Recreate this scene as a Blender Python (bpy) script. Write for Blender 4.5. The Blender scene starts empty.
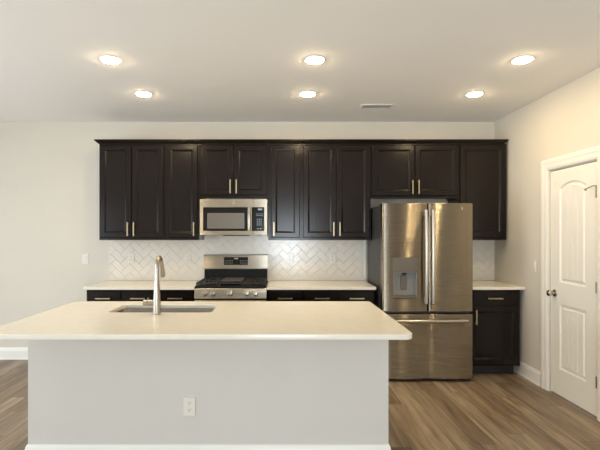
import bpy, bmesh, math, random
from mathutils import Vector, Matrix

random.seed(7)
SC = bpy.context.scene
COL = SC.collection

# ------------------------------------------------------------------ camera
CAM_H = 1.451
cam_d = bpy.data.cameras.new('camera')
cam_d.sensor_fit = 'HORIZONTAL'
cam_d.sensor_width = 36.0
cam_d.lens = 36.0 * 440.0 / 600.0
cam_d.shift_x = 21.0 / 600.0
cam_d.shift_y = 9.0 / 600.0
cam_d.clip_start = 0.05
cam = bpy.data.objects.new('camera', cam_d)
cam.location = (0, 0, CAM_H)
cam.rotation_euler = (math.radians(90), 0, 0)
COL.objects.link(cam)
SC.camera = cam

# ------------------------------------------------------------------ view + world
SC.view_settings.view_transform = 'Standard'
SC.view_settings.look = 'None'
SC.view_settings.gamma = 1.0
SC.view_settings.use_curve_mapping = False
SC.view_settings.exposure = 0.27

world = bpy.data.worlds.new('sky')
SC.world = world
world.use_nodes = True
bg = world.node_tree.nodes['Background']
bg.inputs[0].default_value = (0.75, 0.87, 1.0, 1)
bg.inputs[1].default_value = 1.0

# daylight through the windows: area lights standing just outside the window openings
ROOM_L, ROOM_R, YW, YB, CEIL = -4.8, 2.498, 5.10, -3.4, 2.75
REAR_WINDOWS = [(-0.22, 0.78, 0.10, 2.10)]     # x0 x1 z0 z1 in the rear wall
LEFT_WINDOWS = [(-2.6, -0.2, 0.30, 2.15), (1.2, 3.5, 0.06, 2.10)]                                  # y0 y1 z0 z1 in the left wall
DAY = (0.84, 0.92, 1.0)
REAR_W = 92.0      # watts per square metre of window
LEFT_W = 22.0
UP = 34.0           # rear light tipped up to brighten the ceiling, standing in for ground bounce
LEFT_TILT = -12.0     # skylight falling in from above
LAMP_STRENGTH = 172.0
LAMP_COLOR = (1.0, 0.765, 0.45)


def window_light(name, loc, rot, w, h, watts):
    l = bpy.data.lights.new(name, 'AREA')
    l.shape = 'RECTANGLE'
    l.size = w
    l.size_y = h
    l.energy = watts
    l.color = DAY
    o = bpy.data.objects.new(name, l)
    o.location = loc
    o.rotation_euler = rot
    COL.objects.link(o)


for (a, b, c, d) in REAR_WINDOWS:
    window_light('daylight', ((a + b) / 2, YB - 0.16 - (d - c) / 2 * math.sin(math.radians(abs(UP))), (c + d) / 2), (math.radians(90 + UP), 0, 0), b - a, d - c, REAR_W * (b - a) * (d - c))
for (a, b, c, d) in LEFT_WINDOWS:
    window_light('daylight', (ROOM_L - 0.16 - (d - c) / 2 * math.sin(math.radians(abs(LEFT_TILT))), (a + b) / 2, (c + d) / 2), (math.radians(90 + LEFT_TILT), 0, math.radians(-90)), b - a, d - c, LEFT_W * (b - a) * (d - c))


# ------------------------------------------------------------------ materials
def new_mat(name):
    m = bpy.data.materials.new(name)
    m.use_nodes = True
    nt = m.node_tree
    return m, nt, nt.nodes['Principled BSDF']


def simple(name, col, rough=0.5, metal=0.0, noise=0.0, nscale=20.0, bump=0.0, bscale=200.0, coat=0.0, spec=None):
    m, nt, p = new_mat(name)
    p.inputs['Base Color'].default_value = (*col, 1)
    p.inputs['Roughness'].default_value = rough
    p.inputs['Metallic'].default_value = metal
    if coat:
        p.inputs['Coat Weight'].default_value = coat
        p.inputs['Coat Roughness'].default_value = 0.12
    if spec is not None:
        p.inputs['Specular IOR Level'].default_value = spec
    tc = nt.nodes.new('ShaderNodeTexCoord')
    if noise:
        n = nt.nodes.new('ShaderNodeTexNoise')
        n.inputs['Scale'].default_value = nscale
        n.inputs['Detail'].default_value = 4
        nt.links.new(tc.outputs['Object'], n.inputs['Vector'])
        r = nt.nodes.new('ShaderNodeValToRGB')
        r.color_ramp.elements[0].position = 0.3
        r.color_ramp.elements[1].position = 0.7
        r.color_ramp.elements[0].color = (*[c * (1 - noise) for c in col], 1)
        r.color_ramp.elements[1].color = (*[min(1, c * (1 + noise)) for c in col], 1)
        nt.links.new(n.outputs['Fac'], r.inputs['Fac'])
        nt.links.new(r.outputs['Color'], p.inputs['Base Color'])
    if bump:
        n2 = nt.nodes.new('ShaderNodeTexNoise')
        n2.inputs['Scale'].default_value = bscale
        nt.links.new(tc.outputs['Object'], n2.inputs['Vector'])
        b = nt.nodes.new('ShaderNodeBump')
        b.inputs['Strength'].default_value = bump
        b.inputs['Distance'].default_value = 0.002
        nt.links.new(n2.outputs['Fac'], b.inputs['Height'])
        nt.links.new(b.outputs['Normal'], p.inputs['Normal'])
    return m


def steel(name, col, rough, aniso=0.75, vertical_grain=False, grain=0.0):
    """brushed stainless steel, grain running sideways"""
    m, nt, p = new_mat(name)
    p.inputs['Metallic'].default_value = 1.0
    p.inputs['Roughness'].default_value = rough
    p.inputs['Anisotropic'].default_value = aniso
    p.inputs['Anisotropic Rotation'].default_value = 0.25
    t = nt.nodes.new('ShaderNodeTangent')
    t.direction_type = 'RADIAL'
    t.axis = 'X' if vertical_grain else 'Z'
    nt.links.new(t.outputs['Tangent'], p.inputs['Tangent'])
    tc = nt.nodes.new('ShaderNodeTexCoord')
    mp = nt.nodes.new('ShaderNodeMapping')
    mp.inputs['Scale'].default_value = (2.0, 2.0, 400.0)
    n = nt.nodes.new('ShaderNodeTexNoise')
    n.inputs['Scale'].default_value = 1.0
    n.inputs['Detail'].default_value = 3
    nt.links.new(tc.outputs['Object'], mp.inputs['Vector'])
    nt.links.new(mp.outputs['Vector'], n.inputs['Vector'])
    r = nt.nodes.new('ShaderNodeValToRGB')
    if grain:      # fine sideways scratches tip the surface up and down
        mg = nt.nodes.new('ShaderNodeMapping')
        mg.inputs['Scale'].default_value = (6.0, 6.0, 4000.0)
        ng = nt.nodes.new('ShaderNodeTexNoise')
        ng.inputs['Scale'].default_value = 1.0
        ng.inputs['Detail'].default_value = 1
        nt.links.new(tc.outputs['Object'], mg.inputs['Vector'])
        nt.links.new(mg.outputs['Vector'], ng.inputs['Vector'])
        mr = nt.nodes.new('ShaderNodeMath')
        mr.operation = 'MULTIPLY_ADD'
        mr.inputs[1].default_value = grain
        mr.inputs[2].default_value = -grain / 2
        nt.links.new(ng.outputs['Fac'], mr.inputs[0])
        cz = nt.nodes.new('ShaderNodeCombineXYZ')
        nt.links.new(mr.outputs[0], cz.inputs[2])
        ge = nt.nodes.new('ShaderNodeNewGeometry')
        va = nt.nodes.new('ShaderNodeVectorMath')
        nt.links.new(ge.outputs['Normal'], va.inputs[0])
        nt.links.new(cz.outputs[0], va.inputs[1])
        vn = nt.nodes.new('ShaderNodeVectorMath')
        vn.operation = 'NORMALIZE'
        nt.links.new(va.outputs[0], vn.inputs[0])
        nt.links.new(vn.outputs[0], p.inputs['Normal'])
    r.color_ramp.elements[0].color = (*[c * 0.93 for c in col], 1)
    r.color_ramp.elements[1].color = (*[min(1, c * 1.05) for c in col], 1)
    nt.links.new(n.outputs['Fac'], r.inputs['Fac'])
    nt.links.new(r.outputs['Color'], p.inputs['Base Color'])
    return m


def wood_cabinet(name):
    m, nt, p = new_mat(name)
    tc = nt.nodes.new('ShaderNodeTexCoord')
    mp = nt.nodes.new('ShaderNodeMapping')
    mp.inputs['Scale'].default_value = (14.0, 14.0, 0.8)
    n = nt.nodes.new('ShaderNodeTexNoise')
    n.inputs['Scale'].default_value = 2.0
    n.inputs['Detail'].default_value = 6
    n.inputs['Roughness'].default_value = 0.65
    nt.links.new(tc.outputs['Object'], mp.inputs['Vector'])
    nt.links.new(mp.outputs['Vector'], n.inputs['Vector'])
    r = nt.nodes.new('ShaderNodeValToRGB')
    r.color_ramp.elements[0].position = 0.3
    r.color_ramp.elements[1].position = 0.72
    r.color_ramp.elements[0].color = (0.0092, 0.0061, 0.0048, 1)
    r.color_ramp.elements[1].color = (0.0108, 0.0070, 0.0054, 1)
    nt.links.new(n.outputs['Fac'], r.inputs['Fac'])
    nt.links.new(r.outputs['Color'], p.inputs['Base Color'])
    p.inputs['Roughness'].default_value = 0.21
    p.inputs['Specular IOR Level'].default_value = 0.24
    return m


def plank_floor(name):
    m, nt, p = new_mat(name)
    L = nt.links
    tc = nt.nodes.new('ShaderNodeTexCoord')
    PW, PL = 0.150, 1.22

    def math_node(op, a, b=None):
        q = nt.nodes.new('ShaderNodeMath')
        q.operation = op
        for k_, v_ in enumerate((a, b)):
            if v_ is None:
                continue
            if isinstance(v_, (int, float)):
                q.inputs[k_].default_value = v_
            else:
                L.new(v_, q.inputs[k_])
        return q.outputs[0]
    sep = nt.nodes.new('ShaderNodeSeparateXYZ')
    L.new(tc.outputs['Object'], sep.inputs[0])
    xr = math_node('DIVIDE', sep.outputs[0], PW)
    row = math_node('FLOOR', xr)
    wn = nt.nodes.new('ShaderNodeTexWhiteNoise')
    wn.noise_dimensions = '1D'
    L.new(row, wn.inputs['W'])
    yr = math_node('ADD', math_node('DIVIDE', sep.outputs[1], PL), wn.outputs['Value'])
    colm = math_node('FLOOR', yr)
    cmb = nt.nodes.new('ShaderNodeCombineXYZ')
    L.new(row, cmb.inputs[0])
    L.new(colm, cmb.inputs[1])
    wn2 = nt.nodes.new('ShaderNodeTexWhiteNoise')
    wn2.noise_dimensions = '3D'
    L.new(cmb.outputs[0], wn2.inputs['Vector'])
    # seams: distance to the plank edge in metres
    fx = math_node('MULTIPLY', math_node('MINIMUM', math_node('FRACT', xr), math_node('SUBTRACT', 1.0, math_node('FRACT', xr))), PW)
    fy = math_node('MULTIPLY', math_node('MINIMUM', math_node('FRACT', yr), math_node('SUBTRACT', 1.0, math_node('FRACT', yr))), PL)
    seam = math_node('LESS_THAN', math_node('MINIMUM', fx, fy), 0.0014)
    tone = nt.nodes.new('ShaderNodeValToRGB')
    e = tone.color_ramp.elements
    e[0].position = 0.0
    e[0].color = (0.17, 0.12, 0.08, 1)
    e[1].position = 1.0
    e[1].color = (0.47, 0.37, 0.26, 1)
    for pos, c in ((0.25, (0.37, 0.285, 0.195, 1)), (0.5, (0.23, 0.168, 0.112, 1)), (0.75, (0.33, 0.262, 0.187, 1))):
        q = tone.color_ramp.elements.new(pos)
        q.color = c
    L.new(wn2.outputs['Value'], tone.inputs['Fac'])
    # offset the grain per plank
    add = nt.nodes.new('ShaderNodeVectorMath')
    add.operation = 'MULTIPLY_ADD'
    add.inputs[1].default_value = (9, 9, 9)
    L.new(wn2.outputs['Color'], add.inputs[0])
    L.new(tc.outputs['Object'], add.inputs[2])
    mp2 = nt.nodes.new('ShaderNodeMapping')
    mp2.inputs['Scale'].default_value = (22.0, 1.6, 1.0)
    L.new(add.outputs[0], mp2.inputs['Vector'])
    n = nt.nodes.new('ShaderNodeTexNoise')
    n.inputs['Scale'].default_value = 1.0
    n.inputs['Detail'].default_value = 7
    n.inputs['Roughness'].default_value = 0.62
    n.inputs['Distortion'].default_value = 0.6
    L.new(mp2.outputs['Vector'], n.inputs['Vector'])
    gr = nt.nodes.new('ShaderNodeValToRGB')
    gr.color_ramp.elements[0].position = 0.32
    gr.color_ramp.elements[0].color = (0.42, 0.38, 0.34, 1)
    gr.color_ramp.elements[1].position = 0.66
    gr.color_ramp.elements[1].color = (1.12, 1.1, 1.08, 1)
    L.new(n.outputs['Fac'], gr.inputs['Fac'])
    mx = nt.nodes.new('ShaderNodeMix')
    mx.data_type = 'RGBA'
    mx.blend_type = 'MULTIPLY'
    mx.inputs['Factor'].default_value = 0.9
    L.new(tone.outputs['Color'], mx.inputs['A'])
    L.new(gr.outputs['Color'], mx.inputs['B'])
    mo = nt.nodes.new('ShaderNodeMix')
    mo.data_type = 'RGBA'
    mo.inputs['B'].default_value = (0.07, 0.05, 0.035, 1)
    L.new(seam, mo.inputs['Factor'])
    L.new(mx.outputs['Result'], mo.inputs['A'])
    L.new(mo.outputs['Result'], p.inputs['Base Color'])
    p.inputs['Roughness'].default_value = 0.42
    bp = nt.nodes.new('ShaderNodeBump')
    bp.inputs['Strength'].default_value = 0.25
    bp.inputs['Distance'].default_value = 0.001
    L.new(n.outputs['Fac'], bp.inputs['Height'])
    L.new(bp.outputs['Normal'], p.inputs['Normal'])
    return m


def glow(name, col, strength):
    m = bpy.data.materials.new(name)
    m.use_nodes = True
    nt = m.node_tree
    nt.nodes.remove(nt.nodes['Principled BSDF'])
    e = nt.nodes.new('ShaderNodeEmission')
    e.inputs['Color'].default_value = (*col, 1)
    e.inputs['Strength'].default_value = strength
    nt.links.new(e.outputs[0], nt.nodes['Material Output'].inputs['Surface'])
    return m


M = {
    'wall': simple('wall_paint', (0.69, 0.65, 0.565), 0.75, noise=0.012, nscale=3, bump=0.08, bscale=350),
    'ceiling': simple('ceiling_paint', (0.95, 0.93, 0.89), 0.85, bump=0.08, bscale=300),
    'trim': simple('trim_paint', (0.86, 0.845, 0.79), 0.35, noise=0.01, nscale=4),
    'door': simple('door_paint', (0.87, 0.845, 0.775), 0.35, noise=0.01, nscale=4),
    'island': simple('island_paint', (0.64, 0.61, 0.555), 0.6, noise=0.012, nscale=3, bump=0.06, bscale=350),
    'floor': plank_floor('plank_floor'),
    'cabinet': wood_cabinet('espresso_wood'),
    'toe': simple('toe_kick_dark', (0.010, 0.008, 0.007), 0.6, noise=0.1),
    'quartz': simple('cream_quartz', (0.82, 0.775, 0.67), 0.22, noise=0.025, nscale=14),
    'tile': simple('white_glazed_tile', (0.765, 0.715, 0.625), 0.2, noise=0.02, nscale=6),
    'grout': simple('grey_grout', (0.70, 0.655, 0.575), 0.9, noise=0.05, nscale=90),
    'brass': simple('satin_brass', (0.50, 0.40, 0.25), 0.34, metal=1.0, noise=0.03, nscale=60),
    'steel': steel('brushed_steel_dimmed', (0.285, 0.242, 0.18), 0.27, 1.0, grain=3.2),  # refrigerator steel: dark reflections of the room painted into the base colour
    'steel_bright': steel('brushed_steel_bright', (0.62, 0.56, 0.455), 0.30, 1.0, grain=1.6),
    'steel_light': steel('brushed_steel_handle', (0.52, 0.475, 0.41), 0.28, 0.4),
    'nickel': simple('brushed_nickel', (0.40, 0.37, 0.325), 0.32, metal=1.0, noise=0.03, nscale=40),
    'sink': simple('sink_steel', (0.38, 0.35, 0.31), 0.33, metal=1.0, noise=0.04, nscale=30),
    'black_glass': simple('black_glass', (0.008, 0.008, 0.008), 0.12, noise=0.02, spec=0.3),
    'mw_window': simple('microwave_mesh_window', (0.14, 0.128, 0.112), 0.22, noise=0.06, nscale=700),
    'black': simple('black_enamel', (0.012, 0.012, 0.012), 0.45, noise=0.05, spec=0.12),
    'iron': simple('cast_iron', (0.018, 0.017, 0.016), 0.55, noise=0.15, nscale=80),
    'griddle': simple('griddle_grey', (0.075, 0.07, 0.062), 0.4, noise=0.05, nscale=40),
    'grey_case': simple('dark_grey_case', (0.035, 0.034, 0.034), 0.45, noise=0.04, nscale=50),
    'dispenser_face': simple('dispenser_face', (0.17, 0.145, 0.112), 0.3, metal=0.6, noise=0.03),
    'paddle': simple('paddle_grey', (0.13, 0.11, 0.09), 0.4, noise=0.03),
    'grey_plastic': simple('grey_plastic', (0.24, 0.23, 0.21), 0.35, noise=0.03),
    'plate': simple('white_plate', (0.78, 0.74, 0.66), 0.22, noise=0.01),
    'slot': simple('dark_slot', (0.03, 0.028, 0.025), 0.6, noise=0.02),
    'keys': simple('keypad_print', (0.28, 0.37, 0.48), 0.4, noise=0.02),
    'lens': glow('lamp_lens', LAMP_COLOR, LAMP_STRENGTH),
    'hinge': simple('hinge_metal', (0.36, 0.33, 0.29), 0.35, metal=1.0, noise=0.05, nscale=60),
    'knob': simple('satin_nickel_knob', (0.50, 0.46, 0.40), 0.22, metal=1.0, noise=0.04, nscale=60),
    'vent': simple('vent_paint', (0.84, 0.82, 0.77), 0.5, noise=0.01),
    'glass_frame': simple('window_frame_paint', (0.8, 0.79, 0.76), 0.4, noise=0.01),
}


# ------------------------------------------------------------------ mesh helpers
def merge(bm, src):
    """append bmesh src to bm and free it"""
    me = bpy.data.meshes.new('tmp')
    src.to_mesh(me)
    src.free()
    bm.from_mesh(me)
    bpy.data.meshes.remove(me)


def add_box(bm, x0, x1, y0, y1, z0, z1, bevel=0.0, seg=2):
    t = bmesh.new()
    bmesh.ops.create_cube(t, size=1.0)
    for v in t.verts:
        v.co = Vector(((x0 + x1) / 2 + v.co.x * (x1 - x0), (y0 + y1) / 2 + v.co.y * (y1 - y0), (z0 + z1) / 2 + v.co.z * (z1 - z0)))
    if bevel > 0:
        bmesh.ops.bevel(t, geom=t.edges[:], offset=bevel, segments=seg, profile=0.5, affect='EDGES')
    merge(bm, t)


def box(*a, **k):
    bm = bmesh.new()
    add_box(bm, *a, **k)
    return bm


def add_lathe(bm, center, axis, prof, seg=32):
    """prof: list of (radius, distance along axis)"""
    axis = Vector(axis).normalized()
    q = Vector((0, 0, 1)).rotation_difference(axis)
    t = bmesh.new()
    rings = []
    for (r, h) in prof:
        ring = []
        for i in range(seg):
            a = 2 * math.pi * i / seg
            ring.append(t.verts.new(Vector(center) + q @ Vector((r * math.cos(a), r * math.sin(a), h))))
        rings.append(ring)
    for a, b in zip(rings[:-1], rings[1:]):
        for i in range(seg):
            t.faces.new((a[i], a[(i + 1) % seg], b[(i + 1) % seg], b[i]))
    t.faces.new(rings[0][::-1])
    t.faces.new(rings[-1])
    merge(bm, t)


def add_tube(bm, pts, radii, seg=16):
    pts = [Vector(p) for p in pts]
    if not isinstance(radii, (list, tuple)):
        radii = [radii] * len(pts)
    t = bmesh.new()
    rings = []
    up = None
    for i, p in enumerate(pts):
        d = (pts[min(i + 1, len(pts) - 1)] - pts[max(i - 1, 0)]).normalized()
        if up is None:
            up = d.orthogonal().normalized()
        up = (up - d * up.dot(d)).normalized()
        side = d.cross(up)
        rings.append([t.verts.new(p + radii[i] * (math.cos(2 * math.pi * k / seg) * up + math.sin(2 * math.pi * k / seg) * side)) for k in range(seg)])
    for a, b in zip(rings[:-1], rings[1:]):
        for i in range(seg):
            t.faces.new((a[i], a[(i + 1) % seg], b[(i + 1) % seg], b[i]))
    t.faces.new(rings[0][::-1])
    t.faces.new(rings[-1])
    merge(bm, t)


def add_loops(bm, loops, cap_first=True, cap_last=True):
    t = bmesh.new()
    rings = [[t.verts.new(Vector(p)) for p in lp] for lp in loops]
    n = len(rings[0])
    for a, b in zip(rings[:-1], rings[1:]):
        for i in range(n):
            t.faces.new((a[i], a[(i + 1) % n], b[(i + 1) % n], b[i]))
    if cap_first:
        t.faces.new(rings[0][::-1])
    if cap_last:
        t.faces.new(rings[-1])
    bmesh.ops.recalc_face_normals(t, faces=t.faces[:])
    merge(bm, t)


def rounded_rect(x0, x1, y0, y1, r, seg=6):
    pts = []
    rs = r if isinstance(r, (list, tuple)) else [r] * 4
    for (cx, cy, a0, rr) in ((x1 - rs[0], y1 - rs[0], 0, rs[0]), (x0 + rs[1], y1 - rs[1], 90, rs[1]),
                             (x0 + rs[2], y0 + rs[2], 180, rs[2]), (x1 - rs[3], y0 + rs[3], 270, rs[3])):
        for i in range(seg + 1):
            a = math.radians(a0 + 90 * i / seg)
            pts.append((cx + rr * math.cos(a), cy + rr * math.sin(a)))
    return pts


def offset_poly(pts, d):
    """inward offset of a counter-clockwise convex outline"""
    n = len(pts)
    out = []
    for i in range(n):
        p0, p1, p2 = Vector(pts[i - 1]), Vector(pts[i]), Vector(pts[(i + 1) % n])
        e1, e2 = (p1 - p0).normalized(), (p2 - p1).normalized()
        n1, n2 = Vector((-e1.y, e1.x)), Vector((-e2.y, e2.x))
        b = (n1 + n2)
        b = b / max(1e-6, b.dot(n1))
        out.append(tuple(p1 + b * d))
    return out


def fill_prism(bm, outer, holes, h0, h1, bevel=0.0, mapping=lambda x, y, z: (x, y, z)):
    """flat outline with holes, extruded from h0 to h1 along the third axis"""
    cu = bpy.data.curves.new('tmp', 'CURVE')
    cu.dimensions = '2D'
    cu.fill_mode = 'BOTH'
    for pts in [outer] + holes:
        s = cu.splines.new('POLY')
        s.points.add(len(pts) - 1)
        for q, p in zip(s.points, pts):
            q.co = (p[0], p[1], 0, 1)
        s.use_cyclic_u = True
    cu.extrude = (h1 - h0) / 2 - bevel
    cu.bevel_depth = bevel
    cu.bevel_resolution = 2
    cu.offset = -bevel
    ob = bpy.data.objects.new('tmp', cu)
    COL.objects.link(ob)
    dg = bpy.context.evaluated_depsgraph_get()
    me = bpy.data.meshes.new_from_object(ob.evaluated_get(dg))
    bpy.data.objects.remove(ob)
    bpy.data.curves.remove(cu)
    t = bmesh.new()
    t.from_mesh(me)
    bpy.data.meshes.remove(me)
    bmesh.ops.remove_doubles(t, verts=t.verts[:], dist=1e-5)
    for v in t.verts:
        v.co = Vector(mapping(v.co.x, v.co.y, v.co.z + (h0 + h1) / 2))
    bmesh.ops.recalc_face_normals(t, faces=t.faces[:])
    merge(bm, t)


def origin_of(o):
    v = Vector((0, 0, 0))
    while o is not None:
        v += o.location
        o = o.parent
    return v


def obj(name, bm, mat, parent=None, smooth=False, loc=None):
    """link bm (in world coordinates) as ONE mesh object"""
    me = bpy.data.meshes.new(name)
    if smooth:
        for f in bm.faces:
            f.smooth = True
    off = origin_of(parent) if parent is not None else (Vector(loc) if loc else Vector((0, 0, 0)))
    bmesh.ops.translate(bm, verts=bm.verts[:], vec=-off)
    bm.to_mesh(me)
    bm.free()
    me.materials.append(mat)
    o = bpy.data.objects.new(name, me)
    COL.objects.link(o)
    if parent is not None:
        o.parent = parent
    elif loc:
        o.location = loc
    if smooth:
        md = o.modifiers.new('edges', 'EDGE_SPLIT')
        md.split_angle = math.radians(35)
    return o


def tag(o, label, cat, group=None):
    o['label'] = label
    o['category'] = cat
    if group:
        o['group'] = group
    return o


def thing(name, label, cat, loc, group=None):
    o = bpy.data.objects.new(name, None)
    o.empty_display_size = 0.05
    o.location = loc
    COL.objects.link(o)
    return tag(o, label, cat, group)


def structure(o):
    o['kind'] = 'structure'
    return o


def dup(root, loc, label, rotz=None):
    r = root.copy()
    COL.objects.link(r)
    r.location = loc
    if rotz is not None:
        r.rotation_euler = (0, 0, rotz)
    r['label'] = label
    for ch in list(root.children):
        c = ch.copy()
        COL.objects.link(c)
        c.parent = r
        for g in ch.children:
            d = g.copy()
            COL.objects.link(d)
            d.parent = c
    return r


# ------------------------------------------------------------------ room shell
TH = 0.14
structure(obj('floor', box(ROOM_L - TH, ROOM_R + TH, YB - TH, YW + TH, -0.10, 0.0), M['floor']))
structure(obj('ceiling', box(ROOM_L - TH, ROOM_R + TH, YB - TH, YW + TH, CEIL, CEIL + 0.10), M['ceiling']))
structure(obj('wall_back', box(ROOM_L - TH, ROOM_R + TH, YW, YW + TH, 0.0, CEIL), M['wall']))

DY0, DY1, DZ = 3.456, 4.055, 2.022            # pantry door opening in the right wall
bm = bmesh.new()
add_box(bm, ROOM_R, ROOM_R + TH, DY1 + 0.006, YW, 0, CEIL)
add_box(bm, ROOM_R, ROOM_R + TH, YB, DY0 - 0.006, 0, CEIL)
add_box(bm, ROOM_R, ROOM_R + TH, DY0 - 0.006, DY1 + 0.006, DZ + 0.008, CEIL)
structure(obj('wall_right', bm, M['wall']))


def wall_with_openings(bm, wins, lo, hi, place):
    """wall strip from lo to hi with rectangular openings; place(a0,a1,z0,z1) adds a box"""
    cur = lo
    for (a, b, c, d) in sorted(wins):
        place(cur, a, 0, CEIL)
        place(a, b, 0, c)
        place(a, b, d, CEIL)
        cur = b
    place(cur, hi, 0, CEIL)


bm = bmesh.new()
wall_with_openings(bm, REAR_WINDOWS, ROOM_L, ROOM_R, lambda a, b, c, d: add_box(bm, a, b, YB - TH, YB, c, d))
structure(obj('wall_rear', bm, M['wall']))
bm = bmesh.new()
wall_with_openings(bm, LEFT_WINDOWS, YB, YW, lambda a, b, c, d: add_box(bm, ROOM_L - TH, ROOM_L, a, b, c, d))
structure(obj('wall_left', bm, M['wall']))

k = 0
for (a, b, c, d) in REAR_WINDOWS:
    k += 1
    bm = bmesh.new()
    for (p, q) in ((a, a + 0.05), (b - 0.05, b), ((a + b) / 2 - 0.02, (a + b) / 2 + 0.02)):
        add_box(bm, p, q, YB - 0.08, YB - 0.03, c, d)
    for (p, q) in ((c, c + 0.05), (d - 0.05, d)):
        add_box(bm, a, b, YB - 0.08, YB - 0.03, p, q)
    structure(obj('window_%d' % k, bm, M['glass_frame']))
for (a, b, c, d) in LEFT_WINDOWS:
    k += 1
    bm = bmesh.new()
    for (p, q) in ((a, a + 0.05), (b - 0.05, b), ((a + b) / 2 - 0.02, (a + b) / 2 + 0.02)):
        add_box(bm, ROOM_L - 0.08, ROOM_L - 0.03, p, q, c, d)
    for (p, q) in ((c, c + 0.05), (d - 0.05, d)):
        add_box(bm, ROOM_L - 0.08, ROOM_L - 0.03, a, b, p, q)
    structure(obj('window_%d' % k, bm, M['glass_frame']))

# baseboards: (distance out of the wall, height)
BASE_PROF = [(0.0, 0.0), (0.022, 0.0), (0.022, 0.014), (0.016, 0.022), (0.015, 0.105), (0.012, 0.115), (0.011, 0.124), (0.006, 0.134), (0.0, 0.136)]


def sweep_wall(bm, prof, path, normals):
    """sweep a profile along a polyline; normals: outward direction at each path vertex (already mitred)"""
    loops = []
    for p, n in zip(path, normals):
        loops.append([(p[0] + n[0] * o, p[1] + n[1] * o, z) for (o, z) in prof])
    add_loops(bm, loops)


bm = bmesh.new()
sweep_wall(bm, BASE_PROF, [(ROOM_L + 0.025, YW - 0.0005), (-1.992, YW - 0.0005)], [(0, -1)] * 2)
structure(obj('baseboard_back', bm, M['trim']))
bm = bmesh.new()
sweep_wall(bm, BASE_PROF, [(ROOM_R - 0.0005, YW - 0.03), (ROOM_R - 0.0005, 4.182)], [(-1, 0)] * 2)
sweep_wall(bm, BASE_PROF, [(ROOM_R - 0.0005, 3.33), (ROOM_R - 0.0005, YB + 0.03)], [(-1, 0)] * 2)
structure(obj('baseboard_right', bm, M['trim']))

# ------------------------------------------------------------------ pantry door in the right wall
XD = ROOM_R + 0.006                     # face of the slab


def dmap(u, v, w):                      # u along +Y, v up, w out of the wall face (towards the room)
    return (XD - w, u, v)


bm = bmesh.new()
PY0, PY1 = 3.585, 3.928
ARCH = 0.052


def arch_outline(y0, y1, z0, zs, rise, seg=16):
    pts = [(y0, z0), (y1, z0)]
    for i in range(seg + 1):
        t = i / seg
        u = y1 + (y0 - y1) * t
        pts.append((u, zs + rise * math.sin(math.pi * t) ** 0.9 if 0 < t < 1 else zs))
    return pts


up = arch_outline(PY0, PY1, 1.017, 1.858, ARCH)
lo = [(PY0, 0.245), (PY1, 0.245), (PY1, 0.826), (PY0, 0.826)]
fill_prism(bm, [(DY0, 0.012), (DY1, 0.012), (DY1, DZ), (DY0, DZ)], [up, lo], -0.035, 0.0, 0.0, dmap)
for outl in (up, lo):
    loops = []
    for (ins, w) in ((0, 0.0), (0.005, -0.003), (0.010, -0.0095), (0.022, -0.0105), (0.030, -0.0105), (0.037, -0.005)):
        loops.append([dmap(u, v, w) for (u, v) in offset_poly(outl, ins)])
    add_loops(bm, loops, cap_first=False, cap_last=True)
    # plank boards of the panel field
    fy0, fy1 = PY0 + 0.037, PY1 - 0.037
    nb = 4
    bw = (fy1 - fy0) / nb
    zlo = min(v for _, v in outl) + 0.037
    for i in range(nb):
        a, b = fy0 + i * bw + 0.0022, fy0 + (i + 1) * bw - 0.0022
        if outl is up:
            def top(u):
                t = (PY1 - u) / (PY1 - PY0)
                return 1.858 - 0.037 + ARCH * math.sin(math.pi * t) ** 0.9
        else:
            def top(u):
                return 0.826 - 0.037
        poly = [(a, zlo), (b, zlo)] + [(b + (a - b) * s / 6, top(b + (a - b) * s / 6)) for s in range(7)]
        add_loops(bm, [[dmap(u, v, -0.006) for u, v in poly], [dmap(u, v, -0.0025) for u, v in poly], [dmap(u, v, -0.001) for u, v in offset_poly(poly, 0.002)]])
door = structure(obj('door_1', bm, M['door']))

# casing with jamb
CAS = [(0.0, 0.0), (0.012, 0.0), (0.014, 0.010), (0.017, 0.018), (0.017, 0.050), (0.020, 0.058), (0.020, 0.090), (0.016, 0.096), (0.0, 0.096)]


def casing_bm():
    bm = bmesh.new()
    y0, y1, zt = DY0 - 0.018, DY1 + 0.018, DZ + 0.020
    path = [(y1, 0.0, (1, 0)), (y1, zt, (1, 1)), (y0, zt, (-1, 1)), (y0, 0.0, (-1, 0))]
    loops = []
    for (y, z, (ay, az)) in path:
        loops.append([(ROOM_R - 0.0006 - o, y + ay * a, z + az * a) for (o, a) in CAS])
    add_loops(bm, loops)
    return bm


structure(obj('trim_1', casing_bm(), M['trim']))
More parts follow.
